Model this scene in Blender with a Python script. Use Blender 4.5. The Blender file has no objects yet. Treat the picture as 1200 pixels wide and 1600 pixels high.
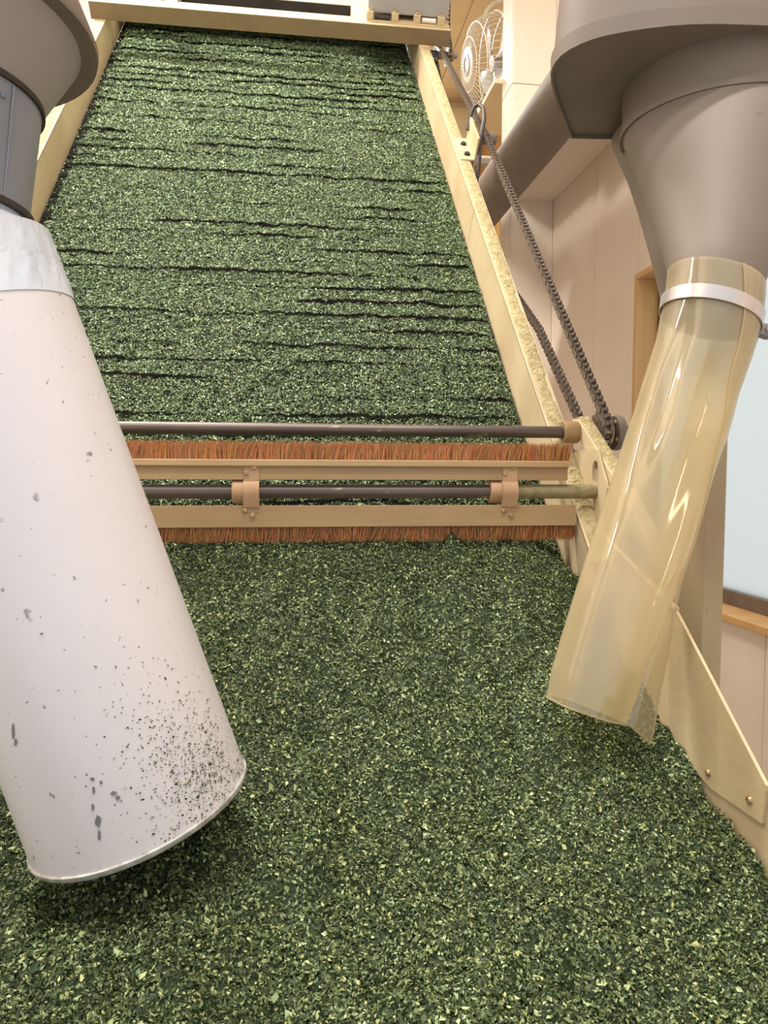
import bpy, bmesh, math, random
import numpy as np
from mathutils import Vector, Matrix
random.seed(7); RNG = np.random.default_rng(11)
S = bpy.context.scene; COL = S.collection

# ------------------------------------------------------------------ camera
F = 1150.0; CAM = np.array([0.0, 0.0, 1.5])
YAW, PITCH, ROLL = math.radians(7.43), math.radians(-3.3), math.radians(0.23)
fw = np.array([math.sin(YAW)*math.cos(PITCH), math.cos(YAW)*math.cos(PITCH), math.sin(PITCH)])
rt = np.cross(fw, [0, 0, 1]); rt /= np.linalg.norm(rt); up = np.cross(rt, fw)
r2 = rt*math.cos(ROLL)+up*math.sin(ROLL); u2 = np.cross(r2, fw)
cd = bpy.data.cameras.new('camera'); cam = bpy.data.objects.new('camera', cd); COL.objects.link(cam)
cd.sensor_fit = 'VERTICAL'; cd.sensor_height = 32.0; cd.lens = 32.0*F/1600.0; cd.clip_start = 0.02
cam.matrix_world = Matrix(((r2[0], u2[0], -fw[0], CAM[0]), (r2[1], u2[1], -fw[1], CAM[1]), (r2[2], u2[2], -fw[2], CAM[2]), (0, 0, 0, 1)))
S.camera = cam

# ------------------------------------------------------------------ world, lamps, exposure
S.view_settings.view_transform = 'Standard'; S.view_settings.look = 'None'
S.view_settings.gamma = 1.0; S.view_settings.use_curve_mapping = False
S.view_settings.exposure = 0.43
W = bpy.data.worlds.new('daylight'); S.world = W; W.use_nodes = True
W.node_tree.nodes['Background'].inputs[0].default_value = (0.95, 0.985, 1.0, 1)
W.node_tree.nodes['Background'].inputs[1].default_value = 0.74
def area(name, loc, size, sy, power, color, target):
    l = bpy.data.lights.new(name, 'AREA'); l.shape = 'RECTANGLE'; l.size = size; l.size_y = sy
    l.energy = power; l.color = color
    o = bpy.data.objects.new(name, l); COL.objects.link(o); o.location = loc
    o.rotation_euler = (Vector(target)-Vector(loc)).to_track_quat('-Z', 'Y').to_euler()
    return o
LAMPS = [((-0.95, 2.2, 4.68), 1.25, 0.10, 112), ((0.3, 5.6, 4.68), 1.2, 0.10, 42), ((0.30, 0.05, 4.68), 1.25, 0.10, 62), ((-1.35, -0.45, 4.68), 1.25, 0.10, 42)]
for i, (p, sx, sy, e) in enumerate(LAMPS):
    area('ceiling_lamp', p, sx, sy, e, (1.0, 0.96, 0.895), (p[0], p[1], 0))

area('unseen_wall_lamp', (-2.42, 0.95, 3.0), 0.07, 1.2, 20, (1.0, 0.97, 0.92), (0.4, 0.87, 1.7))  # unseen lamp, added for the long highlights on the sleeve

# ------------------------------------------------------------------ pixel helpers (a pixel gives only a direction)
def ray(x, y): return fw+r2*(x-600)/F-u2*(y-800)/F
def onx(x, y, X): d = ray(x, y); return CAM+d*(X-CAM[0])/d[0]
def ony(x, y, Y): d = ray(x, y); return CAM+d*(Y-CAM[1])/d[1]
def onz(x, y, Z): d = ray(x, y); return CAM+d*(Z-CAM[2])/d[2]
def dep(x, y, t): return CAM+ray(x, y)*t

# ------------------------------------------------------------------ materials
MATS = {}
def srgb(r, g, b):
    f = lambda c: (c/255/12.92 if c/255 <= .04045 else ((c/255+.055)/1.055)**2.4)
    return (f(r), f(g), f(b), 1)
def mat(name, c1, c2=None, scale=8.0, rough=0.55, metal=0.0, bump=0.0, bscale=None, detail=6, lo=.35, hi=.65, spots=None, stretch=None):
    m = bpy.data.materials.new(name); m.use_nodes = True; nt = m.node_tree; N = nt.nodes; L = nt.links
    b = N['Principled BSDF']; b.inputs['Roughness'].default_value = rough; b.inputs['Metallic'].default_value = metal
    b.inputs['Base Color'].default_value = c1
    tc = N.new('ShaderNodeTexCoord'); vec = tc.outputs['Object']
    if stretch:
        mp = N.new('ShaderNodeMapping'); mp.inputs['Scale'].default_value = stretch; L.new(vec, mp.inputs[0]); vec = mp.outputs[0]
    col = None
    if c2:
        n = N.new('ShaderNodeTexNoise'); n.inputs['Scale'].default_value = scale; n.inputs['Detail'].default_value = detail; L.new(vec, n.inputs['Vector'])
        r = N.new('ShaderNodeValToRGB'); r.color_ramp.elements[0].position = lo; r.color_ramp.elements[1].position = hi
        r.color_ramp.elements[0].color = c1; r.color_ramp.elements[1].color = c2
        L.new(n.outputs['Fac'], r.inputs['Fac']); col = r.outputs['Color']
    for sp in (spots or []):
        sc, th, c3 = sp
        n = N.new('ShaderNodeTexNoise'); n.inputs['Scale'].default_value = sc; n.inputs['Detail'].default_value = 3; L.new(vec, n.inputs['Vector'])
        r = N.new('ShaderNodeValToRGB'); r.color_ramp.elements[0].position = th; r.color_ramp.elements[1].position = th+.03
        r.color_ramp.elements[0].color = (0, 0, 0, 1); r.color_ramp.elements[1].color = (1, 1, 1, 1); L.new(n.outputs['Fac'], r.inputs['Fac'])
        mx = N.new('ShaderNodeMixRGB'); L.new(r.outputs['Color'], mx.inputs[0])
        if col: L.new(col, mx.inputs[1])
        else: mx.inputs[1].default_value = c1
        mx.inputs[2].default_value = c3; col = mx.outputs[0]
    if col: L.new(col, b.inputs['Base Color'])
    if bump:
        n = N.new('ShaderNodeTexNoise'); n.inputs['Scale'].default_value = bscale or scale; n.inputs['Detail'].default_value = 6; L.new(vec, n.inputs['Vector'])
        bp = N.new('ShaderNodeBump'); bp.inputs['Strength'].default_value = bump; bp.inputs['Distance'].default_value = .01
        L.new(n.outputs['Fac'], bp.inputs['Height']); L.new(bp.outputs['Normal'], b.inputs['Normal'])
    MATS[name] = m; return m
CREAM = mat('cream_paint', srgb(212, 194, 158), srgb(198, 178, 142), 7, .5, bump=.08, bscale=60, spots=[(140, .70, srgb(176, 160, 104))])
TAN = mat('tan_paint', srgb(172, 144, 106), srgb(156, 127, 90), 14, .5, bump=.05, bscale=80, stretch=(.25, 1, 1))
BEAM_SHADED = mat('brown_paint_shaded', srgb(134, 114, 82), srgb(126, 105, 75), 12, .5)  # brown beam front, darkened with the shade of its down-facing side
TANB = mat('tan_clamp', srgb(182, 146, 112), srgb(166, 132, 100), 20, .55)
SCREW = mat('screw_steel', srgb(205, 180, 140), srgb(150, 120, 88), 120, .4, .5)
DUST = mat('leaf_dust', srgb(194, 178, 138), srgb(166, 150, 106), 70, .95, bump=.5, bscale=180)
ROD = mat('dark_rod', srgb(112, 100, 94), srgb(86, 74, 70), 9, .42, .35, stretch=(.3, 1, 1), spots=[(60, .68, srgb(150, 136, 110))])
SLAT = mat('slat_steel', srgb(36, 34, 30), srgb(26, 25, 22), 30, .9, .0)
SLAT.node_tree.nodes['Principled BSDF'].inputs['Specular IOR Level'].default_value = .1
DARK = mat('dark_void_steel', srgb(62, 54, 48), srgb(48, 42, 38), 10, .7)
CHAIN = mat('chain_steel', srgb(156, 144, 134), srgb(96, 86, 80), 150, .38, .7)
TAUPE = mat('taupe_metal', srgb(124, 111, 100), srgb(115, 102, 91), 6, .6, .0, spots=[(40, .74, srgb(102, 90, 79))])
GREYM = mat('grey_metal', srgb(146, 150, 160), srgb(132, 136, 146), 9, .45, .1)
GREYP = mat('grey_paint', srgb(160, 152, 148), srgb(150, 142, 138), 4, .5)
GREYBOX = mat('grey_cover', srgb(176, 174, 172), srgb(166, 164, 162), 5, .45)
WHITE = mat('white_enamel', srgb(214, 209, 214), srgb(207, 202, 206), 3, .3, bump=0, spots=[(170, .69, srgb(150, 146, 140)), (34, .715, srgb(128, 126, 130))])
WRAP = mat('white_wrap', srgb(216, 222, 232), srgb(200, 208, 222), 20, .28, bump=.9, bscale=26, stretch=(1, 1, .25))
RIM = mat('rim_metal', srgb(196, 192, 192), srgb(150, 150, 142), 90, .4, .3)
BAND = mat('clamp_band', srgb(214, 206, 206), srgb(196, 188, 186), 8, .25, .65)
WALL = mat('wall_board', srgb(240, 226, 212), srgb(235, 218, 201), 2.0, .6, spots=None)
PLY = mat('plywood', srgb(242, 224, 190), srgb(236, 214, 176), 3, .6, stretch=(1, 1, .15))
WOOD = mat('window_wood', srgb(214, 170, 112), srgb(198, 150, 94), 10, .5, stretch=(1, 1, .1))
ALU = mat('window_track', srgb(120, 108, 96), srgb(104, 92, 82), 10, .5, .2)
PLASTIC = mat('fan_plastic', srgb(240, 234, 222), srgb(234, 228, 214), 5, .35)
BLADE = mat('fan_blade', srgb(206, 204, 204), srgb(196, 194, 194), 5, .3)
FLOORM = mat('floor_concrete', srgb(150, 144, 136), srgb(132, 126, 118), 4, .7)
LEGM = mat('leg_paint', srgb(172, 158, 124), srgb(156, 136, 108), 9, .5, stretch=(1, 1, .4), spots=[(26, .70, srgb(110, 88, 66))])
CABLE = mat('cable_rubber', srgb(70, 60, 58), None, rough=.5)
TUBEW = mat('tube_white', srgb(235, 230, 222), None, rough=.4)

def attr_mat(name, rough, spec=.3):
    m = bpy.data.materials.new(name); m.use_nodes = True; nt = m.node_tree; b = nt.nodes['Principled BSDF']
    a = nt.nodes.new('ShaderNodeAttribute'); a.attribute_name = 'tint'
    nt.links.new(a.outputs['Color'], b.inputs['Base Color']); b.inputs['Roughness'].default_value = rough
    b.inputs['Specular IOR Level'].default_value = spec
    return m
TEA = attr_mat('tea_leaf', .6, .35)
BRISTLE = attr_mat('coir_bristle', .6, .3)

def plastic_mat():
    m = bpy.data.materials.new('clear_pvc'); m.use_nodes = True; nt = m.node_tree; N = nt.nodes; L = nt.links
    N.remove(N['Principled BSDF']); out = N['Material Output']
    tr = N.new('ShaderNodeBsdfTransparent'); tr.inputs[0].default_value = (0.88, 0.83, 0.68, 1)
    df = N.new('ShaderNodeBsdfDiffuse'); tl = N.new('ShaderNodeBsdfTranslucent')
    gl = N.new('ShaderNodeBsdfGlossy'); gl.inputs['Roughness'].default_value = .06
    tc = N.new('ShaderNodeTexCoord'); n = N.new('ShaderNodeTexNoise'); n.inputs['Scale'].default_value = 9; n.inputs['Detail'].default_value = 4
    L.new(tc.outputs['Object'], n.inputs['Vector'])
    cr = N.new('ShaderNodeValToRGB'); cr.color_ramp.elements[0].position = .35; cr.color_ramp.elements[1].position = .7
    cr.color_ramp.elements[0].color = srgb(236, 218, 186); cr.color_ramp.elements[1].color = srgb(220, 208, 168)
    L.new(n.outputs['Fac'], cr.inputs[0]); L.new(cr.outputs[0], df.inputs[0]); L.new(cr.outputs[0], tl.inputs[0])
    a1 = N.new('ShaderNodeMixShader'); a1.inputs[0].default_value = .5; L.new(df.outputs[0], a1.inputs[1]); L.new(tl.outputs[0], a1.inputs[2])
    a2 = N.new('ShaderNodeMixShader'); a2.inputs[0].default_value = .50; L.new(tr.outputs[0], a2.inputs[1]); L.new(a1.outputs[0], a2.inputs[2])
    lw = N.new('ShaderNodeLayerWeight'); lw.inputs[0].default_value = .5
    pw = N.new('ShaderNodeMath'); pw.operation = 'POWER'; pw.inputs[1].default_value = 5; L.new(lw.outputs['Facing'], pw.inputs[0])
    fr = N.new('ShaderNodeMath'); fr.operation = 'MULTIPLY_ADD'; fr.inputs[1].default_value = .45; fr.inputs[2].default_value = .085; L.new(pw.outputs[0], fr.inputs[0])
    a3 = N.new('ShaderNodeMixShader'); L.new(fr.outputs[0], a3.inputs[0]); L.new(a2.outputs[0], a3.inputs[1]); L.new(gl.outputs[0], a3.inputs[2])
    L.new(a3.outputs[0], out.inputs[0]); return m
PVC = plastic_mat()
def frosted():
    m = bpy.data.materials.new('frosted_glass'); m.use_nodes = True; nt = m.node_tree; N = nt.nodes; L = nt.links
    N.remove(N['Principled BSDF']); tl = N.new('ShaderNodeBsdfTranslucent'); tl.inputs[0].default_value = (.93, .96, .96, 1)
    gl = N.new('ShaderNodeBsdfGlossy'); gl.inputs['Roughness'].default_value = .35
    mx = N.new('ShaderNodeMixShader'); mx.inputs[0].default_value = .06; L.new(tl.outputs[0], mx.inputs[1]); L.new(gl.outputs[0], mx.inputs[2])
    L.new(mx.outputs[0], N['Material Output'].inputs[0]); return m
FROST = frosted()

# ------------------------------------------------------------------ mesh helpers
def wloc(o):
    v = np.zeros(3)
    while o is not None: v += np.array(o.location); o = o.parent
    return v
def mk(name, V, Fc, m, parent=None, smooth=False, bevel=0, tag=None):
    V = np.asarray(V, float)
    if parent is not None: V = V-wloc(parent)
    me = bpy.data.meshes.new(name); me.from_pydata([tuple(v) for v in V], [], [tuple(f) for f in Fc]); me.validate()
    bm = bmesh.new(); bm.from_mesh(me); bmesh.ops.recalc_face_normals(bm, faces=bm.faces)
    if bevel: bmesh.ops.bevel(bm, geom=list(bm.edges), offset=bevel, segments=2, profile=.5, affect='EDGES', clamp_overlap=True)
    bm.to_mesh(me); bm.free(); me.materials.append(m)
    o = bpy.data.objects.new(name, me); COL.objects.link(o)
    if parent is not None: o.parent = parent
    if smooth:
        for p in me.polygons: p.use_smooth = True
        try: me.set_sharp_from_angle(angle=math.radians(40))
        except Exception: pass
    return o
def tagit(o, label, cat, group=None, kind=None):
    o['label'] = label; o['category'] = cat
    if group: o['group'] = group
    if kind: o['kind'] = kind
    return o
def thing(name, loc, label, cat, group=None):
    o = bpy.data.objects.new(name, None); COL.objects.link(o); o.location = tuple(loc); o.empty_display_size = .05
    return tagit(o, label, cat, group)
def struct(o): o['kind'] = 'structure'; return o
BF = [(0, 1, 3, 2), (4, 6, 7, 5), (0, 4, 5, 1), (2, 3, 7, 6), (0, 2, 6, 4), (1, 5, 7, 3)]
def boxv(a, b): return [(x, y, z) for x in (a[0], b[0]) for y in (a[1], b[1]) for z in (a[2], b[2])]
def box(name, a, b, m, parent=None, bevel=0): return mk(name, boxv(a, b), BF, m, parent, bevel=bevel)
def obox(name, c, ax, ay, az, m, parent=None, bevel=0):   # centre and three half-axis vectors
    c, ax, ay, az = map(np.asarray, (c, ax, ay, az))
    V = [c+i*ax+j*ay+k*az for i in (-1, 1) for j in (-1, 1) for k in (-1, 1)]
    return mk(name, V, BF, m, parent, bevel=bevel)
def prism(name, poly, ext, m, parent=None, bevel=0, smooth=False):
    poly = [np.asarray(p, float) for p in poly]; n = len(poly); ext = np.asarray(ext, float)
    V = poly+[p+ext for p in poly]
    Fc = [tuple(range(n)), tuple(range(2*n-1, n-1, -1))]+[(i, (i+1) % n, n+(i+1) % n, n+i) for i in range(n)]
    return mk(name, V, Fc, m, parent, bevel=bevel, smooth=smooth)
def frame(a):
    a = np.asarray(a, float); a = a/np.linalg.norm(a)
    h = np.array([0, 0, 1.]) if abs(a[2]) < .9 else np.array([1., 0, 0])
    u = np.cross(h, a); u /= np.linalg.norm(u); return a, u, np.cross(a, u)
def loftv(rings, closed=True, cap0=True, cap1=True):
    n = len(rings[0]); V = [p for r in rings for p in r]; Fc = []
    for k in range(len(rings)-1):
        for i in range(n if closed else n-1):
            j = (i+1) % n; Fc.append((k*n+i, k*n+j, (k+1)*n+j, (k+1)*n+i))
    if cap0: Fc.append(tuple(range(n-1, -1, -1)))
    if cap1: Fc.append(tuple(range((len(rings)-1)*n, len(rings)*n)))
    return V, Fc
def ring(c, u, w, r, n): return [np.asarray(c)+r*(math.cos(2*math.pi*i/n)*u+math.sin(2*math.pi*i/n)*w) for i in range(n)]
def lathe(name, prof, p0, axis, m, parent=None, n=32, caps=(True, True), smooth=True, close=False):
    a, u, w = frame(axis); p0 = np.asarray(p0, float)
    R = [ring(p0+a*h, u, w, r, n) for h, r in prof]
    if close: R.append(R[0])
    V, Fc = loftv(R, True, caps[0] and not close, caps[1] and not close)
    return mk(name, V, Fc, m, parent, smooth=smooth)
def cyl(name, p0, p1, r, m, parent=None, n=24, r1=None):
    p0 = np.asarray(p0, float); d = np.asarray(p1, float)-p0; L = np.linalg.norm(d)
    return lathe(name, [(0, r), (L, r if r1 is None else r1)], p0, d, m, parent, n)
def tube(name, pts, r, m, parent=None, n=10, closed=False):
    pts = [np.asarray(p, float) for p in pts]; R = []; N = len(pts); u = None
    for i in range(N):
        t = (pts[(i+1) % N]-pts[i-1]) if closed else (pts[min(i+1, N-1)]-pts[max(i-1, 0)])
        t /= np.linalg.norm(t)
        if u is None: _, u, w = frame(t)
        u = u-t*(u@t); u /= np.linalg.norm(u); w = np.cross(t, u)
        R.append(ring(pts[i], u, w, r, n))
    if closed: R.append(R[0])
    V, Fc = loftv(R, True, not closed, not closed)
    return mk(name, V, Fc, m, parent, smooth=True)
def screw(p, nrm, r, parent, m=None):
    o = lathe('screw', [(-.001, r), (r*.35, r), (r*.7, r*.75), (r*.75, r*.35), (r*.5, r*.3)], p, nrm, m or SCREW, parent, 10)
    return o
def linkcopy(src, name, parent, loc, mtx=None):
    o = bpy.data.objects.new(name, src); COL.objects.link(o); o.parent = parent
    M = Matrix.Translation(Vector(loc)-Vector(wloc(parent)))
    if mtx is not None: M = M @ mtx.to_4x4()
    o.matrix_local = M; return o
# value noise
_G = RNG.random((64, 64))
def vnoise(x, y):
    xi = np.floor(x).astype(int); yi = np.floor(y).astype(int); fx = x-xi; fy = y-yi
    fx = fx*fx*(3-2*fx); fy = fy*fy*(3-2*fy)
    g = lambda a, b: _G[a % 64, b % 64]
    return (g(xi, yi)*(1-fx)+g(xi+1, yi)*fx)*(1-fy)+(g(xi, yi+1)*(1-fx)+g(xi+1, yi+1)*fx)*fy
def fbm(x, y, o=4):
    s = 0; a = .5
    for k in range(o): s = s+a*vnoise(x*2**k+7.3*k, y*2**k+3.1*k); a *= .5
    return s/(1-.5**o)

# conveyor frame: x across, s up the slope, n off the slats
TH = math.radians(46); INC = np.array([0, math.cos(TH), math.sin(TH)]); NRM = np.array([0, -math.sin(TH), math.cos(TH)])
P0 = np.array([0, 1.459, 1.5906]); XL, XR = -0.613, 0.473
def K(x, s, n): return P0+np.array([x, 0, 0])+INC*s+NRM*n
EX = np.array([1., 0, 0])
def kbox(name, x0, x1, s0, s1, n0, n1, m, parent=None, bevel=0):
    return obox(name, K((x0+x1)/2, (s0+s1)/2, (n0+n1)/2), EX*(x1-x0)/2, INC*(s1-s0)/2, NRM*(n1-n0)/2, m, parent, bevel)

# ================================================================== the setting
CEIL = 4.75; XW = 1.45; YF = 6.6
struct(box('floor', (-2.6, -1.2, -.1), (2.7, YF+.2, 0), FLOORM))
ceil = struct(box('ceiling', (-2.6, -1.2, CEIL+.012), (2.7, YF+.2, CEIL+.1), PLY))
y1_ = lambda y0: min(y0+1.819, YF)
for x0 in (-2.36, -1.447, -.535, .377, 1.289, 2.2):
    for y0 in (-.93, .895, 2.72, 4.545, 6.37):
        x1 = min(x0+.906, XW if y1_(y0) < 4.6 else 2.6); y1 = y1_(y0)
        if x0 < x1: box('panel', (x0, y0, CEIL), (x1, y1, CEIL+.0125), PLY, ceil, bevel=.002)
struct(box('wall_left', (-2.6, -1.2, 0), (-2.5, YF, CEIL), WALL))
far = struct(box('wall_far', (-2.6, YF, 0), (2.7, YF+.12, CEIL), WALL))
struct(box('wall_annex', (2.6, 4.175, 0), (2.7, YF, CEIL), PLY))
for x0 in (-2.4, -1.48, -.56, .36, 1.28, 2.2):
    box('panel', (x0, YF-.012, 0), (min(x0+.915, 2.6), YF, CEIL), PLY, far, bevel=.002)
# right wall with the window opening
WY0, WY1, WZ0, WZ1 = 0.9, 2.96, 1.03, 2.30
wr = struct(mk('wall_right', *(lambda B: (sum([boxv(a, b) for a, b in B], []), sum([[tuple(i+8*k for i in f) for f in BF] for k in range(len(B))], [])))(
    [((XW+.012, -1.2, 0), (XW+.16, WY0, CEIL)), ((XW+.012, WY1, 0), (XW+.16, 4.0, CEIL)), ((XW+.012, 4.0, 0), (2.7, 4.175, CEIL)), ((XW+.012, WY0, 0), (XW+.16, WY1, WZ0)), ((XW+.012, WY0, WZ1), (XW+.16, WY1, CEIL))]), WALL))
def wpan(y0, y1, z0, z1): box('panel', (XW, y0+.0015, z0+.0015), (XW+.0125, y1-.0015, z1-.0015), WALL, wr, bevel=.001)
for y0, y1 in ((WY1, 3.40), (3.40, 3.98)): wpan(y0, y1, 0, 2.975)
wpan(2.06, WY1, 0, WZ0); wpan(1.14, 2.06, 0, WZ0); wpan(.2, 1.14, 0, WZ0)
wpan(2.06, WY1, WZ1, 2.975); wpan(1.14, 2.06, WZ1, 2.975)
for y0, y1 in ((1.2, 2.1), (2.1, 3.0), (3.0, 3.98)): wpan(y0, y1, 3.03, CEIL)
for y, z in ((3.02, 2.5), (3.02, 2.35), (3.35, 2.2), (3.35, 1.75), (3.45, 2.9), (3.45, 2.5), (3.45, 2.05), (3.93, 2.8), (3.93, 2.4), (3.2, 1.9), (3.6, 2.2), (2.12, .92), (2.12, .72)):
    screw((XW, y, z), (-1, 0, 0), .0035, wr, WALL)
# pillar and ledge
pil = struct(box('wall_pillar', (1.222, 3.992, 0), (XW+.012, 4.175, CEIL), WALL))
for z0, z1 in ((0, 1.76), (1.765, 3.585), (3.59, CEIL)):
    box('panel', (1.212, 3.98, z0), (XW, 3.992, z1), WALL, pil, bevel=.001)
    box('panel', (1.21, 3.993, z0), (1.222, 4.175, z1), WALL, pil, bevel=.001)
for x, z in ((1.235, 3.78), (1.43, 3.76), (1.235, 3.65), (1.235, 3.52), (1.43, 2.7), (1.43, 2.4)): screw((x, 3.98, z), (0, -1, 0), .0045, pil, WALL)
struct(box('trim_1', (1.21, .6, 2.975), (XW+.005, 3.98, 3.028), WALL, bevel=.002))
# window
win = struct(mk('window_1', *(lambda B: (sum([boxv(a, b) for a, b in B], []), sum([[tuple(i+8*k for i in f) for f in BF] for k in range(len(B))], [])))(
    [((XW-.004, WY1-.002, WZ0), (XW+.15, WY1+.02, WZ1)), ((XW-.004, WY0-.02, WZ1-.002), (XW+.15, WY1+.02, WZ1+.02)), ((XW-.004, WY0-.02, WZ0), (XW+.15, WY0+.002, WZ1))]), WOOD))
box('sill', (XW-.03, WY0-.03, WZ0-.024), (XW+.085, WY1+.02, WZ0+.001), WOOD, win, bevel=.003)
box('frame', (XW+.085, WY0, WZ0), (XW+.13, WY1, WZ0+.05), ALU, win)
box('frame', (XW+.09, WY1-.035, WZ0+.05), (XW+.13, WY1, WZ1), ALU, win)
box('frame', (XW+.09, WY0, WZ1-.04), (XW+.13, WY1-.035, WZ1), ALU, win)
box('pane', (XW+.105, WY0, WZ0+.05), (XW+.110, WY1-.035, WZ1-.04), FROST, win)

# ================================================================== slat conveyor
conv = thing('slat_conveyor', (0, 1.3, 0), 'cream painted inclined slat conveyor covered with green tea leaves', 'conveyor')
PITCHS = .0563
sm = None; s = 0.629-19*PITCHS
while s < 2.29:
    if sm is None:
        o = kbox('slat', XL+.002, XR-.002, s+.002, s+PITCHS-.0025, -.006, 0, SLAT, conv, bevel=.001); sm = o.data; base = s
    else:
        o = bpy.data.objects.new('slat', sm); COL.objects.link(o); o.parent = conv; o.location = tuple(INC*(s-base))
    s += PITCHS
# rails
SLO = -.42; XP = .50
def rail(xi, sg, seam):
    xo = xi+sg*.004; xf = xi+sg*.036
    parts = [(SLO, seam-.0012), (seam+.0012, 2.3)]
    for k, (a, b) in enumerate(parts):
        kbox('side_rail', min(xi, xo), max(xi, xo), a, b, -.09, .1, CREAM, conv, bevel=.001)
        f = kbox('rail_flange', min(xi, xf), max(xi, xf), a, b, .0965, .1005, CREAM, conv, bevel=.001)
    # leaf dust lying on the flange
    ns = 900; nx = 9; sx = np.linspace(SLO, 1.88, ns); V = []; Fc = []
    for i in range(ns):
        for j in range(nx):
            t = j/(nx-1); x = xi+sg*(.0015+.0345*t)
            env = math.sin(math.pi*min(max(t, 0), 1))**.5*(.35+.65*vnoise(np.array(sx[i]*7.), np.array(3.+xi)))
            h = .1003+env*(.0035*vnoise(np.array(sx[i]*260.), np.array(t*9+xi*50))+.003*vnoise(np.array(sx[i]*90.), np.array(t*4.)))-(.002 if env < .3 else 0)
            V.append(K(x, sx[i], float(h)))
    for i in range(ns-1):
        for j in range(nx-1): a = i*nx+j; Fc.append((a, a+1, a+nx+1, a+nx))
    d = mk('dust', V, Fc, DUST, conv, smooth=True); d['kind'] = 'stuff'; d['label'] = 'yellow green tea dust caked on the rail'
rail(XR, 1, .70); rail(XL, -1, .615)
# under pan so that the slats rest on something
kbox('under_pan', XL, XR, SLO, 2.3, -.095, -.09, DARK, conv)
# top frame
kbox('cross_beam', -.66, .583, 1.905, 1.908, .1, .152, BEAM_SHADED, conv)
kbox('beam_top', -.66, .583, 1.905, 1.972, .149, .153, CREAM, conv, bevel=.001)
kbox('upper_beam', -.66, .583, 2.10, 2.17, .10, .153, CREAM, conv, bevel=.002)
kbox('slot_shade_sheet', -.66, .583, 2.095, 2.0995, .06, .151, DARK, conv)  # dark sheet over the upper beam's front, standing for the slot's shade
for x0, x1 in ((-.42, -.375), (.235, .30)): kbox('stile', x0, x1, 1.965, 2.11, .12, .1535, CREAM, conv, bevel=.002)
kbox('top_cover', -.66, .583, 2.17, 2.4, .06, .12, PLY, conv)
# legs of the frame
leg = box('leg', (.752, 1.25, 0), (.793, 1.345, 1.575), LEGM, conv, bevel=.003)
box('cap', (.757, 1.262, 1.575), (.791, 1.335, 1.605), TUBEW, leg)
box('strut', (XP, 1.27, .99), (.752, 1.33, 1.03), LEGM, conv, bevel=.003)
box('leg', (XP-.04, 1.26, 0), (XP, 1.34, 1.28), LEGM, conv, bevel=.003)
box('leg', (-.70, 1.25, 0), (-.62, 1.33, 1.30), LEGM, conv, bevel=.003)
box('leg', (.478, 2.75, 0), (.53, 2.83, 2.86), LEGM, conv, bevel=.003)
box('leg', (-.70, 2.75, 0), (-.63, 2.83, 2.86), LEGM, conv, bevel=.003)
# infeed bed with its two side plates

sp = [onx(*q, XP) for q in ((1055, 953), (1197, 1228), (1190, 1287), (1110, 1232))]
pts = [np.array([XP, 1.15, 1.405]), sp[0], sp[1], sp[2], sp[3], np.array([XP, .93, 1.15]), np.array([XP, 1.15, 1.22])]
o = prism('side_plate', pts, (.004, 0, 0), CREAM, conv)
tube('rolled_edge', [p+np.array([.002, 0, 0]) for p in pts[:3]][:2], .0042, CREAM, o, 8)
for q in ((1172, 1250), (1107, 1207)): screw(onx(*q, XP), (-1, 0, 0), .0048, conv)
prism('lower_side_plate', [np.array([XP+.0045, y, z]) for y, z in ((1.15, 1.30), (.90, 1.19), (.69, 1.162), (.40, 1.13), (.05, 1.11), (.05, .9), (1.15, .9))], (.004, 0, 0), CREAM, conv)
prism('lower_side_plate', [np.array([XL-.03, y, z]) for y, z in ((1.15, 1.40), (.90, 1.3), (.69, 1.162), (.40, 1.13), (.05, 1.11), (.05, .9), (1.15, .9))], (.004, 0, 0), CREAM, conv)
box('bed', (XL-.03, .05, .9), (XP+.008, 1.16, .91), DARK, conv)
for x in (XL, XP-.05): box('leg', (x, .08, 0), (x+.05, .13, .9), LEGM, conv, bevel=.003)
# bearing bracket on the right rail
bp = [onx(*q, .505) for q in ((884, 709), (931, 700), (948, 760), (940, 835), (926, 814), (903, 760))]
cq = onx(930, 738, .505)
def resample(poly, n):
    poly = [np.asarray(p) for p in poly]; P_ = poly+[poly[0]]; l = [np.linalg.norm(b-a) for a, b in zip(P_, P_[1:])]; T_ = sum(l); o_ = []
    for k in range(n):
        d = T_*k/n
        for a, b, L_ in zip(P_, P_[1:], l):
            if d <= L_: o_.append(a+(b-a)*d/L_); break
            d -= L_
    return o_
ob = resample(bp, 40); sl = []
for p in ob:
    t = math.atan2((p-cq)[2]/.020, (p-cq)[1]/.0125); sl.append(cq+np.array([0, .0125*math.cos(t), .020*math.sin(t)]))
rg = [[p+EX*d for p in q_] for q_, d in ((ob, 0), (sl, 0), (sl, .005), (ob, .005))]; rg.append(rg[0])
V, Fc = loftv(rg, True, False, False); mk('bearing_bracket', V, Fc, CREAM, conv)
arm = [np.array([.512, y, z]) for y, z in ((1.292, 1.592), (1.262, 1.592), (1.09, 1.475), (1.0, 1.40), (.98, 1.37), (1.06, 1.415), (1.25, 1.55))]
prism('support_arm', arm, (.026, 0, 0), CREAM, conv, bevel=.002)
V = []; Fc = []
for i in range(90):
    for j in range(10):
        t = i/89; y = 1.285-.195*t; z = 1.5925 if y > 1.262 else 1.592-(1.262-y)*.117/.172
        V.append((.514+.022*j/9, y, z+.001+.004*float(vnoise(np.array(i*.9), np.array(j*1.1)))*math.sin(math.pi*j/9)**.5))
for i in range(89):
    for j in range(9): a = i*10+j; Fc.append((a, a+1, a+11, a+10))
d = mk('dust', V, Fc, DUST, conv, smooth=True); d['kind'] = 'stuff'
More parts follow.
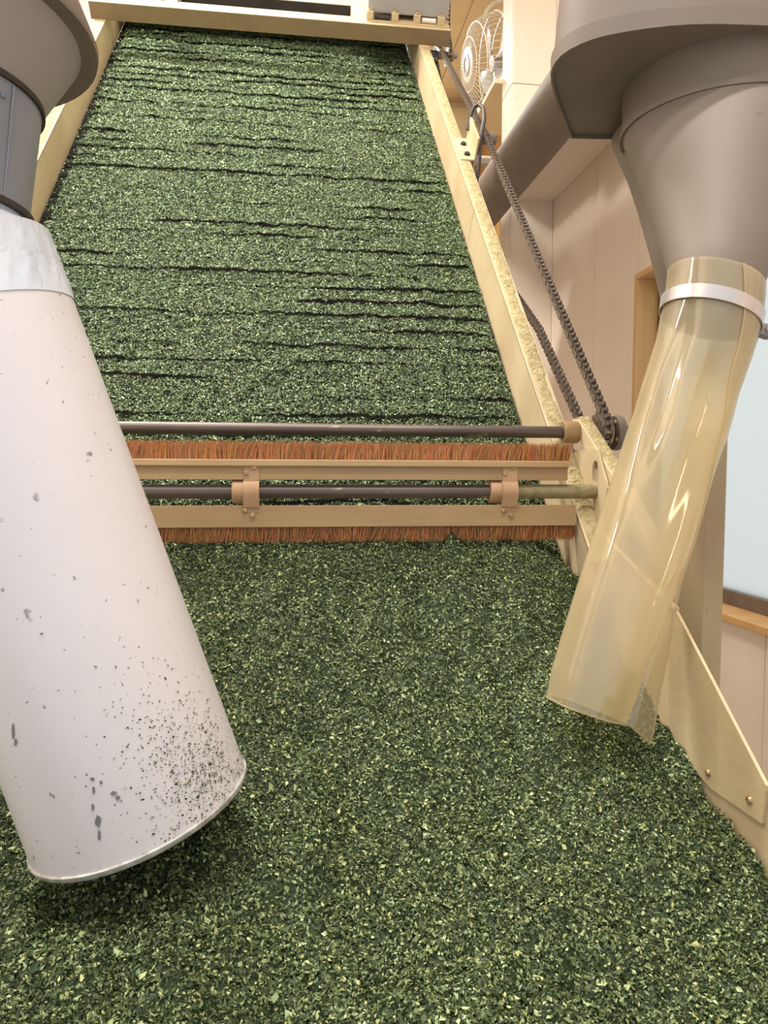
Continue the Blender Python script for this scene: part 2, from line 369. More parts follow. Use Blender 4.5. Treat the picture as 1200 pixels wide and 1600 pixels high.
obox('rail_lug', (.508, 1.30, 1.50), (.02, 0, 0), (0, .02, .018), (0, -.018, .02), CREAM, conv, bevel=.002)

# ================================================================== shafts and brushes
sh1 = K(0, -.153, .125); sh2 = K(0, -.294, .1235)
drv = thing('drive_shaft', (0.0, sh1[1], sh1[2]), 'plain dark steel shaft across the conveyor, ending in the chain sprocket', 'shaft')
cyl('rod', (-.70, sh1[1], sh1[2]), (.60, sh1[1], sh1[2]), .0105, ROD, drv, 20)
lathe('collar', [(0, .0185), (.002, .0195), (.026, .0195), (.028, .0185)], (.484, sh1[1], sh1[2]), (1, 0, 0), TAN, drv, 24)
lathe('collar', [(0, .0185), (.002, .0195), (.026, .0195), (.028, .0185)], (-.66, sh1[1], sh1[2]), (1, 0, 0), TAN, drv, 24)
RS = .037; XC = .552
def sprocket(c, parent, r=RS, nt=14):
    V = []; poly = []
    for i in range(nt*4):
        t = 2*math.pi*i/(nt*4); rr = r*(1.06 if i % 4 in (0, 1) else .90); poly.append(np.array([c[0]-.003, c[1]+rr*math.cos(t), c[2]+rr*math.sin(t)]))
    prism('sprocket', poly, (.006, 0, 0), CHAIN, parent)
    lathe('hub', [(0, r*.62), (.016, r*.62), (.018, r*.55)], (c[0]+.003, c[1], c[2]), (1, 0, 0), TAN, parent, 20)
sprocket((XC, sh1[1], sh1[2]), drv)
lathe('end_flange', [(0, .03), (.006, .032), (.014, .03), (.014, .014), (.03, .014), (.03, .011)], (.578, sh1[1], sh1[2]), (1, 0, 0), TAUPE, drv, 24)
for k in range(4):
    a = k*math.pi/2+.6; screw((.578, sh1[1]+.022*math.cos(a), sh1[2]+.022*math.sin(a)), (-1, 0, 0), .004, drv)
obox('bearing_foot', (.4935, sh1[1]+.004, sh1[2]-.03), (.0105, 0, 0), (0, .008, 0), (0, 0, .016), CREAM, drv, bevel=.002)

YB = sh2[1]
for sb_ in (-.153, -.294): kbox('bearing_block', -.646, -.622, sb_-.020, sb_+.020, .0995, .128, CREAM, conv, bevel=.003)
zr = lambda row: float(ony(560, row, YB-.012)[2])
brs = thing('rotary_brush', (0, YB, sh2[2]), 'dark steel shaft carrying two strips of orange brown coir bristles', 'brush')
XB0, XB1, XB2 = -.606, .452, .467
DRODM = mat('dusty_rod', srgb(150, 138, 104), srgb(128, 116, 84), 60, .8, bump=.2, bscale=200)
cyl('dust_coat', (.345, YB, sh2[2]), (.5045, YB, sh2[2]), .0117, DRODM, brs, 20)
cyl('shaft', (-.64, YB, sh2[2]), (.506, YB, sh2[2]), .0112, ROD, brs, 20)
def bristles(x0, x1, z0, z1, sgn, parent, lay=7, n=1100):
    V = []; C = []; T = lay*n
    x = RNG.uniform(x0, x1, T); dy = RNG.uniform(-.0075, .0075, T); L = abs(z1-z0)*RNG.uniform(.86, 1.03, T)
    lean = RNG.normal(.004, .004, T)*sgn+.0035*(vnoise(x*30, x*0+2)-.5)*4; fy = RNG.normal(0, .002, T); w = .00055
    col = np.stack([RNG.uniform(.42, .62, T), RNG.uniform(.17, .27, T), RNG.uniform(.055, .11, T)], 1)*RNG.uniform(.45, 1.15, T)[:, None]
    zb = np.full(T, z0)
    a = np.stack([x-w, YB+dy, zb], 1); b = np.stack([x+w, YB+dy, zb], 1)
    c = np.stack([x+lean*.4+w, YB+dy+fy*.4, zb+sgn*L*.55], 1); d_ = np.stack([x+lean*.4-w, YB+dy+fy*.4, zb+sgn*L*.55], 1)
    e = np.stack([x+lean, YB+dy+fy, zb+sgn*L], 1)
    Vv = np.stack([a, b, c, d_, e], 1).reshape(-1, 3)-wloc(parent)
    idx = np.arange(T)*5
    Fc = np.concatenate([np.stack([idx, idx+1, idx+2, idx+3], 1).ravel(), np.stack([idx+3, idx+2, idx+4], 1).ravel()])
    me = bpy.data.meshes.new('bristles'); me.vertices.add(len(Vv)); me.vertices.foreach_set('co', Vv.ravel())
    me.loops.add(len(Fc)); me.loops.foreach_set('vertex_index', Fc)
    ls = np.concatenate([np.arange(T)*4, T*4+np.arange(T)*3]); me.polygons.add(2*T); me.polygons.foreach_set('loop_start', ls)
    me.update(calc_edges=True); at = me.color_attributes.new('tint', 'FLOAT_COLOR', 'POINT')
    at.data.foreach_set('color', np.concatenate([np.repeat(col, 5, 0), np.ones((T*5, 1))], 1).ravel().astype(np.float32))
    me.materials.append(BRISTLE); o = bpy.data.objects.new('bristles', me); COL.objects.link(o); o.parent = parent; o['kind'] = 'stuff'
    o['label'] = 'orange brown coir bristles'; return o
# upper strip
ub = box('brush_bar', (XB0, YB-.014, zr(750)), (XB1, YB-.010, zr(729)), TAN, brs, bevel=.0007)
zt = zr(719); zm = zr(731)
prism('brush_channel', [np.array([XB0, YB+y, z]) for y, z in ((-.016, zm), (-.0185, zm+.003), (-.017, zt-.001), (-.012, zt+.0005), (.012, zt), (.012, zm))], (XB1-XB0, 0, 0), TAN, brs)
bristles(XB0, XB1+.004, zr(722), zr(688), 1, brs)
# lower strip
box('brush_bar', (XB0, YB-.014, zr(823)), (XB2, YB-.010, zr(789.5)), TAN, brs, bevel=.0007)
box('brush_channel', (XB0, YB-.0095, zr(823)), (XB2, YB+.010, zr(812)), TAN, brs)
bristles(XB0, XB2+.004, zr(820), zr(849), -1, brs)
for xa, xb, xc in ((362, 380, 405), (767, 784, 808)):
    A = float(ony(xa, 768, YB-.014)[0]); B = float(ony(xb, 768, YB-.014)[0]); C_ = float(ony(xc, 768, YB-.014)[0])
    lathe('collar', [(0, .0175), (.0015, .019), (B-A, .019)], (A, YB, sh2[2]), (1, 0, 0), TANB, brs, 24)
    # strap over the shaft: rounded front, joined to both bars
    prof = []
    for t in np.linspace(math.radians(80), math.radians(200), 10): prof.append((YB+.0225*math.cos(t), sh2[2]+.0225*math.sin(t)))
    prof += [(YB-.0175, zr(792)), (YB-.0145, zr(792)), (YB-.0145, zr(800)), (YB-.010, zr(800)), (YB+.006, sh2[2])]
    prism('strap', [np.array([B, y, z]) for y, z in prof], (C_-B, 0, 0), TANB, brs, smooth=True)
    box('tab', (B+.001, YB-.0155, zr(752)), (C_, YB-.0138, zr(727)), TANB, brs, bevel=.0005)
    for qx, qy in ((xb+17, 730), (xb+5, 739.5), (xb+3, 797), (xb+14.5, 805)):
        p = ony(qx, qy, YB-.0145); screw(p, (0, -1, 0), .0042, brs)

# ================================================================== chains
def chain_mesh(w, nm, p=.0159):
    V = []; Fc = []
    def addprism(poly, ext):
        b = len(V); n = len(poly)
        for q in poly: V.append(q)
        for q in poly: V.append((q[0]+ext, q[1], q[2]))
        Fc.append(tuple(b+i for i in range(n))); Fc.append(tuple(b+2*n-1-i for i in range(n)))
        for i in range(n): Fc.append((b+i, b+(i+1) % n, b+n+(i+1) % n, b+n+i))
    R = .0065
    for sg in (-1, 1):
        poly = []
        for c, a0 in ((0, 90), (p, -90)):
            for k in range(5):
                t = math.radians(a0+k*45); poly.append((sg*w-.0008, c+R*math.cos(t), R*math.sin(t)))
        poly.insert(5, (sg*w-.0008, p/2, -R*.62)); poly.append((sg*w-.0008, p/2, R*.62))
        addprism(poly, .0016)
    for c in (0,):
        addprism([(-w, c+.0047*math.cos(math.radians(60*k)), .0047*math.sin(math.radians(60*k))) for k in range(6)], 2*w)
    me = bpy.data.meshes.new(nm); me.from_pydata(V, [], Fc); me.validate(); me.materials.append(CHAIN); return me
CI = chain_mesh(.0052, 'inner_link'); CO = chain_mesh(.0075, 'outer_link')
def chain(root, path):
    pts = [np.asarray(p, float) for p in path]; seg = [np.linalg.norm(b-a) for a, b in zip(pts, pts[1:])]; tot = sum(seg); N = int(tot/.0159)
    def at(d):
        for a, b, l in zip(pts, pts[1:], seg):
            if d <= l: return a+(b-a)*d/l
            d -= l
        return pts[-1]
    for k in range(N):
        a = at(k*.0159); b = at((k+1)*.0159); y = (b-a)/np.linalg.norm(b-a); x = EX-y*(EX@y); x /= np.linalg.norm(x); z = np.cross(x, y)
        linkcopy(CI if k % 2 else CO, 'chain_link', root, a, Matrix(((x[0], y[0], z[0]), (x[1], y[1], z[1]), (x[2], y[2], z[2]))))
    return N
ch = thing('drive_chain', (XC, sh1[1], sh1[2]-RS), 'long dark roller chain running up beside the conveyor rail', 'chain')
top_c = K(XC, 1.95, .062); SI, NI = 1.05, .132
path = []
for t in np.linspace(-80, 90, 9):   # round the lower sprocket from the slack side to the tight side
    a = math.radians(t); path.append(K(XC, -.153-RS*math.cos(a), .125+RS*math.sin(a)))
for t in (100, 80, 60): a = math.radians(t); path.append(K(XC, SI+.021*math.cos(a), NI+.021*math.sin(a)))
for t in np.linspace(90, -90, 9):
    a = math.radians(t); path.append(K(XC, 1.95+.028*math.cos(a), .062+.028*math.sin(a)))
for q_, w_ in ((1.6, -.02), (1.25, -.06), (.9, -.065), (.62, -.03), (.42, .02), (.25, .058), (.05, .072)): path.append(K(XC, q_, w_))
path.append(path[0])
nl = chain(ch, path)
tsp = thing('chain_sprocket', top_c, 'dark chain sprocket tucked under the end of the cream top beam', 'sprocket')
sprocket(top_c, tsp, .028, 11)
cyl('stub_shaft', top_c-EX*.0755, top_c+EX*.075, .011, GREYM, tsp, 16)
sprocket(top_c+EX*.042, tsp, .034, 13)
mc = thing('motor_chain', top_c+EX*.042, 'short roller chain rising beside the grey motor cover', 'chain')
tA = top_c+EX*.042
pth = [tA+INC*.0-NRM*.034]+[tA+INC*(-.034*math.cos(math.radians(t)))+NRM*(.034*math.sin(math.radians(t))) for t in np.linspace(-60, 80, 6)]
pth += [tA+NRM*.034+INC*.02+np.array([0, .02, .05]), tA+np.array([0.0, -.0, .45])]
chain(mc, pth)

# ================================================================== gear motor cover at the top
gm = thing('motor_cover', K(.42, 2.02, .16), 'grey sheet metal motor cover on the top beam of the conveyor', 'motor cover')
kbox('cover', .285, .575, 1.955, 2.35, .174, .40, GREYBOX, gm, bevel=.004)
kbox('base_plate', .28, .58, 1.925, 2.3, .1535, .158, CREAM, gm)
for x in (.292, .382, .462, .548):
    kbox('foot', x-.012, x+.012, 1.930, 1.954, .158, .185, CREAM, gm, bevel=.003)
    screw(K(x, 1.942, .185), -INC*.4+NRM, .009, gm)
cyl('roller', K(.31, 1.943, .166), K(.365, 1.943, .166), .007, DARK, gm, 14)
cyl('roller', K(.48, 1.943, .167), K(.53, 1.943, .167), .008, TUBEW, gm, 14)

# ================================================================== sensor mount on the right rail
c0 = K(.507, SI, .1)
sn_ = thing('chain_idler', c0, 'dusty bolted plate with a round idler and looped cable on the rail', 'idler')
s0 = SI
kbox('plate', .480, .524, s0-.075, s0+.065, .1, .106, CREAM, sn_, bevel=.002)
kbox('upright', .519, .525, s0-.075, s0+.065, .06, .165, CREAM, sn_, bevel=.002)
for ds in (-.045, .02): screw(K(.503, s0+ds, .106), NRM, .009, sn_, DARK)
cyl('axle', K(.525, s0, NI), K(.5405, s0, NI), .010, CABLE, sn_, 14)
lathe('idler_wheel', [(0, .010), (.002, .0145), (.022, .0145), (.024, .010)], K(.5405, s0, NI), (1, 0, 0), TAUPE, sn_, 18)
lathe('end_cap', [(0, .012), (.003, .019), (.02, .019), (.024, .012)], K(.566, s0, NI), (1, 0, 0), TAUPE, sn_, 18)
tube('cable', [K(.515, s0+.05, .135), K(.525, s0+.085, .165), K(.535, s0+.10, .18), K(.545, s0+.09, .19), K(.55, s0+.05, .195), K(.545, s0+.0, .185), K(.532, s0-.05, .15), K(.530, s0-.10, .09), K(.52, s0-.14, .04)], .006, CABLE, sn_, 8)

# ================================================================== tea
def flakes(P, Nn, size, col, extraV=None, extraF=None, extraC=None, name='tea', parent=None):
    T = len(P)
    t = RNG.normal(size=(T, 3)); nn = Nn+RNG.normal(0, .55, (T, 3)); nn /= np.linalg.norm(nn, axis=1)[:, None]
    t -= nn*(t*nn).sum(1)[:, None]; t /= np.linalg.norm(t, axis=1)[:, None]; b = np.cross(nn, t)
    L = size*np.exp(RNG.normal(0, .32, T)); Wd = L*RNG.uniform(.30, .75, T); cu = L*RNG.uniform(-.28, .28, T)
    a = P-t*L[:, None]*.5; c = P+t*L[:, None]*.5
    k1 = RNG.uniform(-.18, .18, T)*L; k2 = RNG.uniform(-.18, .18, T)*L
    bb = P+b*Wd[:, None]*.5+nn*cu[:, None]+t*k1[:, None]; d = P-b*Wd[:, None]*.5+nn*cu[:, None]+t*k2[:, None]
    V = np.stack([a, bb, c, d], 1).reshape(-1, 3); idx = np.arange(T)*4
    Fc = np.stack([idx, idx+1, idx+2, idx, idx+2, idx+3], 1).reshape(-1); C = np.repeat(col, 4, 0)
    if extraV is not None:
        Fc = np.concatenate([Fc, extraF.ravel()+len(V)]); V = np.concatenate([V, extraV]); C = np.concatenate([C, extraC])
    me = bpy.data.meshes.new(name); me.vertices.add(len(V)); me.vertices.foreach_set('co', V.astype(np.float32).ravel())
    me.loops.add(len(Fc)); me.loops.foreach_set('vertex_index', Fc.astype(np.int32))
    me.polygons.add(len(Fc)//3); me.polygons.foreach_set('loop_start', np.arange(0, len(Fc), 3, dtype=np.int32))
    me.update(calc_edges=True)
    at = me.color_attributes.new('tint', 'FLOAT_COLOR', 'POINT')
    at.data.foreach_set('color', np.concatenate([C, np.ones((len(C), 1))], 1).astype(np.float32).ravel())
    me.materials.append(TEA); o = bpy.data.objects.new(name, me); COL.objects.link(o); return o
def leafcol(T, blue, ex=1.9):
    v = RNG.random(T)**ex
    dark = np.array([.022, .038, .015]); midc = np.array([.117, .164, .064]); lite = np.array([.48, .55, .28])
    c = np.where(v[:, None] < .5, dark+(midc-dark)*(v*2)[:, None], midc+(lite-midc)*(v*2-1)[:, None])
    hue = RNG.normal(0, .09, T); c[:, 0] *= np.exp(hue*.8-blue*.3); c[:, 2] *= np.exp(-hue+blue)
    return c
# layer on the slats
def lay_h(x, s):
    sk = (s-base)/PITCHS; k = np.floor(sk); u = sk-k
    A = np.clip((fbm(x*3.0+k*5.7, k*3.3+.5, 4)-.39)*3.6, 0, 1)
    h = .008+A*.010*(1-u)**1.5+.014*(fbm(x*22, s*30)-.5)+.008*(fbm(x*80, s*100, 2)-.5)
    return np.maximum(h, .001)*np.clip((np.minimum(x-XL, XR-x)+.004)/.03, .15, 1), u, A
T = 740000
sr = RNG.random(T); s_ = -.36+(2.28+.36)*sr
x_ = RNG.uniform(XL+.003, XR-.003, T)
h, u, A = lay_h(x_, s_)
edge = np.minimum(x_-XL, XR-x_)
gap = (u > 1-.022*A-.010) & (RNG.random(T) < .2+.8*A)
marg = edge < .004+(.008+.030*fbm(s_*40, x_*0+1.5, 2))*(x_ < 0)
keep = ~(gap | (marg & (RNG.random(T) < .93)))
x_, s_, h, u = x_[keep], s_[keep], h[keep], u[keep]
hn = h+RNG.normal(0, .0012, len(h))
P = P0+np.stack([x_, 0*x_, 0*x_], 1)+s_[:, None]*INC+hn[:, None]*NRM
nrm = np.tile(NRM, (len(P), 1))
e = .002
dhs = (lay_h(x_, s_+e)[0]-h)/e; dhx = (lay_h(x_+e, s_)[0]-h)/e
nrm = nrm-np.clip(dhs, -1.5, 1.5)[:, None]*INC-np.clip(dhx, -1.5, 1.5)[:, None]*EX; nrm /= np.linalg.norm(nrm, axis=1)[:, None]
o = flakes(P, nrm, .0038+.0017*np.clip(s_/2, 0, 1), leafcol(len(P), .15, 1.6)*1.45, name='tea_leaf_layer')
tagit(o, 'thin layer of green tea leaf flakes spread over the conveyor slats', 'tea leaves', kind='stuff')
# pile in front of the brush
PY = np.array([0, .3, .5, .62, .72, .82, .9, 1.0, 1.06, 1.10, 1.14, 1.2, 1.27]); PZ = np.array([1.02, 1.035, 1.055, 1.07, 1.092, 1.128, 1.168, 1.240, 1.30, 1.345, 1.383, 1.392, 1.40])
yy = np.linspace(0, 1.27, 300); zz = np.interp(yy, PY, PZ); kk = np.ones(25)/25; zz[12:-12] = np.convolve(zz, kk, 'valid')
def pile_h(x, y):
    z = np.interp(y, yy, zz)
    z = z+.07*(fbm(x*3.2+4, y*3.2+9, 3)-.5)*np.clip((1.22-y)*6, .15, 1)+.055*(fbm(x*11, y*11, 3)-.5)+.032*(fbm(x*38, y*38, 3)-.5)
    z = z-.012*np.clip((x-.40)/.1, 0, 1)-.05*np.clip((x-.36)/.14, 0, 1)**2*np.clip((y-.8)*3, 0, 1)-.03*np.clip((-.45-x)/.16, 0, 1)**2
    return z
gx = np.linspace(XL-.024, XP-.0005, 190); gy = np.linspace(.06, 1.262, 210); GX, GY = np.meshgrid(gx, gy)
xr_lim = np.where(GY > 1.0, XP-(XP-XR+.002)*np.clip((GY-1.0)/.12, 0, 1), XP); GX = np.minimum(GX, xr_lim)
xl_lim = np.where(GY > 1.0, (XL-.024)+(.026)*np.clip((GY-1.0)/.12, 0, 1), XL-.024); GX = np.maximum(GX, xl_lim)
bV = np.stack([GX.ravel(), GY.ravel(), pile_h(GX, GY).ravel()-.004], 1)
ii = np.arange(209)[:, None]*190+np.arange(189)[None, :]; ii = ii.ravel()
bF = np.concatenate([np.stack([ii, ii+1, ii+191], 1), np.stack([ii, ii+191, ii+190], 1)])
# solid down to the bed
per = np.concatenate([np.arange(190), np.arange(1, 210)*190+189, 209*190+np.arange(188, -1, -1), np.arange(208, 0, -1)*190]); np_ = len(per)
low = bV[per].copy(); low[:, 2] = np.where(low[:, 1] > 1.1, np.minimum(low[:, 2]-.01, 1.5906+(low[:, 1]-1.459)*math.tan(TH)+.004), .911)
q = np.arange(np_); q1 = (q+1) % np_; b0 = len(bV)
bF = np.concatenate([bF, np.stack([per[q], b0+q, b0+q1], 1), np.stack([per[q], b0+q1, per[q1]], 1)]); bV = np.concatenate([bV, low])
bC = np.tile(np.array([.035, .056, .022]), (len(bV), 1))
T = 680000
y_ = .10+(1.262-.10)*RNG.random(T); x_ = RNG.uniform(XL-.02, XP-.001, T)
ok = (x_ < np.where(y_ > 1.0, XP-(XP-XR+.002)*np.clip((y_-1.0)/.12, 0, 1), XP)) & (x_ > np.where(y_ > 1.0, XL-.024+.026*np.clip((y_-1.0)/.12, 0, 1), XL-.024))
x_, y_ = x_[ok], y_[ok]; z_ = pile_h(x_, y_)
e = .003; dx = (pile_h(x_+e, y_)-z_)/e; dy = (pile_h(x_, y_+e)-z_)/e
nrm = np.stack([-dx, -dy, np.ones_like(dx)], 1); nrm /= np.linalg.norm(nrm, axis=1)[:, None]
P = np.stack([x_, y_, z_], 1)+nrm*RNG.normal(0, .0016, len(x_))[:, None]
o = flakes(P, nrm, .0039, leafcol(len(P), -.05), bV, bF, bC, name='tea_leaf_pile')
tagit(o, 'deep pile of dark green tea leaf flakes below the brush', 'tea leaves', kind='stuff')

# ================================================================== left cyclone and white tube
tb0 = dep(222, 1262, .735); tb1 = dep(-98, 400, .66); ax = (tb1-tb0); LT = np.linalg.norm(ax); ax /= LT; RT = .1065; RT1 = .097; RA = RT+(RT1-RT)*.895
wt = thing('discharge_tube', tb0, 'chipped white enamel discharge tube hanging over the tea pile', 'tube')
lathe('tube', [(0, RT), (LT*.895, RA), (LT*.895, RA-.002), (0, RT-.002)], tb0, ax, WHITE, wt, 72, close=True)
lathe('rim', [(-.001, RT-.003), (-.0015, RT+.0008), (.0008, RT+.0020), (.0034, RT+.0020), (.0045, RT+.0005), (.0045, RT-.003)], tb0, ax, RIM, wt, 72, close=True)
cl = dep(-133, 326, .665); R = []; a_, u_, w_ = frame(ax)
for k in range(14):
    t = .885+.115*k/13; rr = []
    for i in range(96):
        th = 2*math.pi*i/96; rr.append(tb0+a_*LT*t+(RT+(RT1-RT)*t+.0008+.0016*math.sin(th*31+2.2*math.sin(k*.9)+k*.5)*math.sin(math.pi*k/13)**.6)*(math.cos(th)*u_+math.sin(th)*w_))
    R.append(rr)
last_ = R[-1]; ctr_ = tb0+a_*LT
flat_ = []
for p in last_:
    d_ = p-ctr_; d_ = d_-np.array([0, 0, 1.])*d_[2]; flat_.append(d_/np.linalg.norm(d_))
for k in range(1, 6):
    q_ = k/5; R.append([p*(1-q_)+(cl+np.array([0, 0, -.007])+d_*.0903)*q_+d_*.0018*math.sin(i*.9)*math.sin(math.pi*q_)*(q_ < .7) for i, (p, d_) in enumerate(zip(last_, flat_))])
R.append([cl+np.array([0, 0, .008])+d_*.0925 for d_ in flat_])
V, Fc = loftv(R, True, False, False); mk('plastic_wrap', V, Fc, WRAP, wt, smooth=True)
screw(dep(77, 462, .655), r2-fw*.3, .003, wt)
nsp = 1500; tsp_ = np.abs(RNG.normal(0, .10, nsp)); c_r = math.atan2(float(r2@w_), float(r2@u_)); c_f = math.atan2(float(-fw@w_), float(-fw@u_))
dcf = (c_f-c_r+math.pi) % (2*math.pi)-math.pi
ths = c_r+dcf*np.clip(RNG.normal(.30, .16, nsp)+tsp_*.6-(tsp_ < .03)*RNG.uniform(-.3, .6, nsp), -.3, 1.6)
dr_ = np.cos(ths)[:, None]*u_+np.sin(ths)[:, None]*w_
Ps = tb0+a_*(LT*(.008+tsp_))[:, None]+dr_*(RT+(RT1-RT)*tsp_+.0007)[:, None]
nsv = dr_*3
_old = leafcol(nsp, 0)*.6
sp_o = flakes(Ps-wloc(wt), nsv, .0017, _old, name='leaf_specks'); sp_o.parent = wt; sp_o['kind'] = 'stuff'; sp_o['label'] = 'tea leaf specks stuck near the rim'
def on_tube(px, py, off):
    d = ray(px, py); lo, hi = .3, .9; t = lo
    def g(t):
        p = CAM+d*t-tb0; h_ = p@ax; return np.linalg.norm(p-ax*h_)-(RT+(RT1-RT)*h_/LT+off)
    while t < hi and g(t) > 0: t += .002
    a_t, b_t = t-.002, t
    for _ in range(20):
        m_t = (a_t+b_t)/2
        if g(m_t) > 0: a_t = m_t
        else: b_t = m_t
    return CAM+d*b_t
V = []; Fc = []
for px, py, hw, hh in ((153, 1283, 6, 12), (145, 1262, 3, 6), (146, 1237, 2.5, 5), (144, 1218, 4, 4), (158, 1223, 3, 3), (177, 1240, 6, 4), (184, 1247, 4, 4), (155, 1304, 3, 9), (134, 1229, 2, 2), (20, 1143, 2.5, 12), (24, 1160, 3, 7), (135, 1211, 2, 2), (117, 1214, 1.8, 1.8), (190, 1252, 2, 2), (65, 990, 4, 2), (382, 960-0, 0, 0)):
    if not hw: continue
    b_ = len(V)
    for k in range(10):
        t_ = 2*math.pi*k/10; q_ = random.uniform(.6, 1.15); V.append(on_tube(px+hw*q_*math.cos(t_), py+hh*q_*math.sin(t_), .0006))
    Fc.append(tuple(range(b_, b_+10)))
CHIP = mat('bare_metal_chip', srgb(128, 126, 130), srgb(110, 108, 112), 200, .5)
pc_ = mk('paint_chips', V, Fc, CHIP, wt); pc_['kind'] = 'stuff'; pc_['label'] = 'grey chips in the white enamel'
cl = dep(-133, 326, .665); ct = dep(-133, 160, .672); ct[:2] = cl[:2]
lc = thing('cyclone', cl, 'grey riveted metal cyclone cone above the white discharge tube', 'cyclone')
hz = ct[2]-cl[2]; r_lo, r_hi = .0935, .1065
lathe('cone', [(0, r_lo), (hz, r_hi), (hz, r_hi-.002), (0, r_lo-.002)], cl, (0, 0, 1), GREYM, lc, 64, close=True)
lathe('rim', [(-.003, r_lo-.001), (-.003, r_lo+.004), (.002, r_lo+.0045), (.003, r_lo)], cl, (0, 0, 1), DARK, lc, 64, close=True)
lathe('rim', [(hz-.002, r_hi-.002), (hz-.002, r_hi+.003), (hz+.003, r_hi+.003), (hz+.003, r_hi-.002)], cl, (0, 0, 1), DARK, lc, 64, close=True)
for t in (-.36,):
    pb = lambda r, h: cl+np.array([r*math.cos(t), r*math.sin(t), h])
    tube('seam', [pb(r_lo+.0005, .004), pb(r_hi+.0005, hz-.004)], .0013, GREYM, lc, 6)
    screw(cl+np.array([(r_hi-.001)*math.cos(t-.1), (r_hi-.001)*math.sin(t-.1), hz-.016]), (math.cos(t-.1), math.sin(t-.1), 0), .0028, lc, GREYM)
zA = float(dep(127, 58, .67)[2]-cl[2])
lathe('flare', [(hz+.001, r_hi-.001), (zA, .142), (zA, .139), (hz+.001, r_hi-.004)], cl, (0, 0, 1), GREYP, lc, 64, close=True)
lathe('drum', [(zA, .138), (zA-.001, .157), (zA+.004, .158), (zA+.17, .090), (zA+.17, .087), (zA+.004, .155), (zA+.003, .138)], cl, (0, 0, 1), TAUPE, lc, 64, close=True)
cyl('riser', cl+np.array([0, 0, zA+.165]), np.array([cl[0], cl[1], CEIL+.005]), .088, TAUPE, lc, 40)
gd = tagit(box('air_duct', (-1.75, 3.05, 2.95), (-.86, 4.6, CEIL), GREYP, bevel=.01), 'large grey square air duct beyond the left conveyor rail', 'duct')

# ================================================================== right cyclone, clamp and clear sleeve
rows = [(438, 1042, 1192), (462, 1040, 1190), (490, 1035, 1186), (515, 1030, 1180), (545, 1024, 1170), (600, 1006, 1150), (660, 988, 1134), (700, 974, 1119), (760, 955, 1101), (825, 934, 1081), (890, 912, 1058), (949, 893, 1036), (1020, 870, 1008), (1070, 855, 991), (1108, 848, 976)]
cen = []; rad = []
for k, (y, l, r) in enumerate(rows):
    t = .935-.035*(y-462)/(1108-462); cen.append((l+r)/2*0+dep((l+r)/2, y, t)); rad.append((r-l)/2*t/F*.97)
cen = np.array(cen); rad = np.array(rad)
axs = cen[-1]-cen[0]; axs /= np.linalg.norm(axs)
neck = cen[0]
slv = thing('plastic_sleeve', cen[-1], 'yellowed clear plastic sleeve clamped under the brown cone', 'sleeve')
ns, nth = 70, 72; tt = np.linspace(0, 1, ns)
k_in = np.linspace(0, 1, len(rows))
arc = np.concatenate([[0], np.cumsum(np.linalg.norm(np.diff(cen, axis=0), axis=1))]); arc /= arc[-1]
Cc = np.stack([np.interp(tt, arc, cen[:, i]) for i in range(3)], 1); Rr = np.interp(tt, arc, rad)
# cross axes: one across the picture plane of the tube, one towards the front
side = np.cross(axs, fw); side /= np.linalg.norm(side)
if side@r2 < 0: side = -side
front = np.cross(axs, side); front /= np.linalg.norm(front)
if front@fw > 0: front = -front
def srad(th, t, r):   # th 0 = towards the picture's right, 90 = front
    dent = .013*math.exp(-((t-.26)/.075)**2-((th-1.55)/.40)**2)+.007*math.exp(-((t-.33)/.16)**2-((th-2.35)/.22)**2)
    fold = .0022*math.sin(3*th+1.1)*min(1, max(0, (t-.1)*4))+.0012*math.sin(7*th+5*t)*min(1, t*3)
    return r-dent+fold
rings = []
for k in range(ns):
    rr = []
    for i in range(nth):
        th = 2*math.pi*i/nth; r = srad(th, tt[k], Rr[k]); rr.append(Cc[k]+r*(math.cos(th)*side+math.sin(th)*front))
    rings.append(rr)
bot_ring = rings[-1]
V, Fc = loftv(rings, True, False, False); mk('sheet', V, Fc, PVC, slv, smooth=True)
# overlapping outer layer on the right front
rings = []
for k in range(0, 48):
    t = tt[k]; th0 = math.radians(84-62*(t/.60)**1.0) if t < .60 else math.radians(22); rr = []
    for i in range(16):
        th = -1.1+(th0+1.1)*i/15; r = srad(th, t, Rr[k])+.0014; rr.append(Cc[k]+r*(math.cos(th)*side+math.sin(th)*front))
    rings.append(rr)
V, Fc = loftv(rings, False, False, False); mk('overlap', V, Fc, PVC, slv, smooth=True)
tube('seam', [rr[-1] for rr in rings], .0011, PVC, slv, 6)
# loose flap at the lower right
fl = [(800, 1079, 1089), (825, 1076, 1082), (880, 1055, 1071), (949, 1024, 1056), (1020, 1002, 1044), (1080, 985, 1031), (1122, 972, 1021), (1162, 1012, 1015)]
rings = []
for y, l, r in fl:
    t = .935-.035*(y-462)/(1108-462)+.012
    if y < 1150: rings.append([dep(l+(r-l)*j/8, y+(j/8*22 if y > 1100 else 0), t-.008*math.sin(math.pi*j/8)+.01*j/8) for j in range(9)])
    else: rings.append([dep(972+(1015-972)*j/8+0, 1123+(1162-1123)*j/8, t-.008*math.sin(math.pi*j/8)+.01*j/8) for j in range(9)])
V, Fc = loftv(rings, False, False, False); mk('flap', V, Fc, PVC, slv, smooth=True)
tube('flap_edge', [rr[-1] for rr in rings[1:]]+rings[-1][::-1][1:], .0011, PVC, slv, 6)
tube('hem', bot_ring, .0010, PVC, slv, 6, True)
# cuff above the clamp
cuff = cen[0]-axs*.012
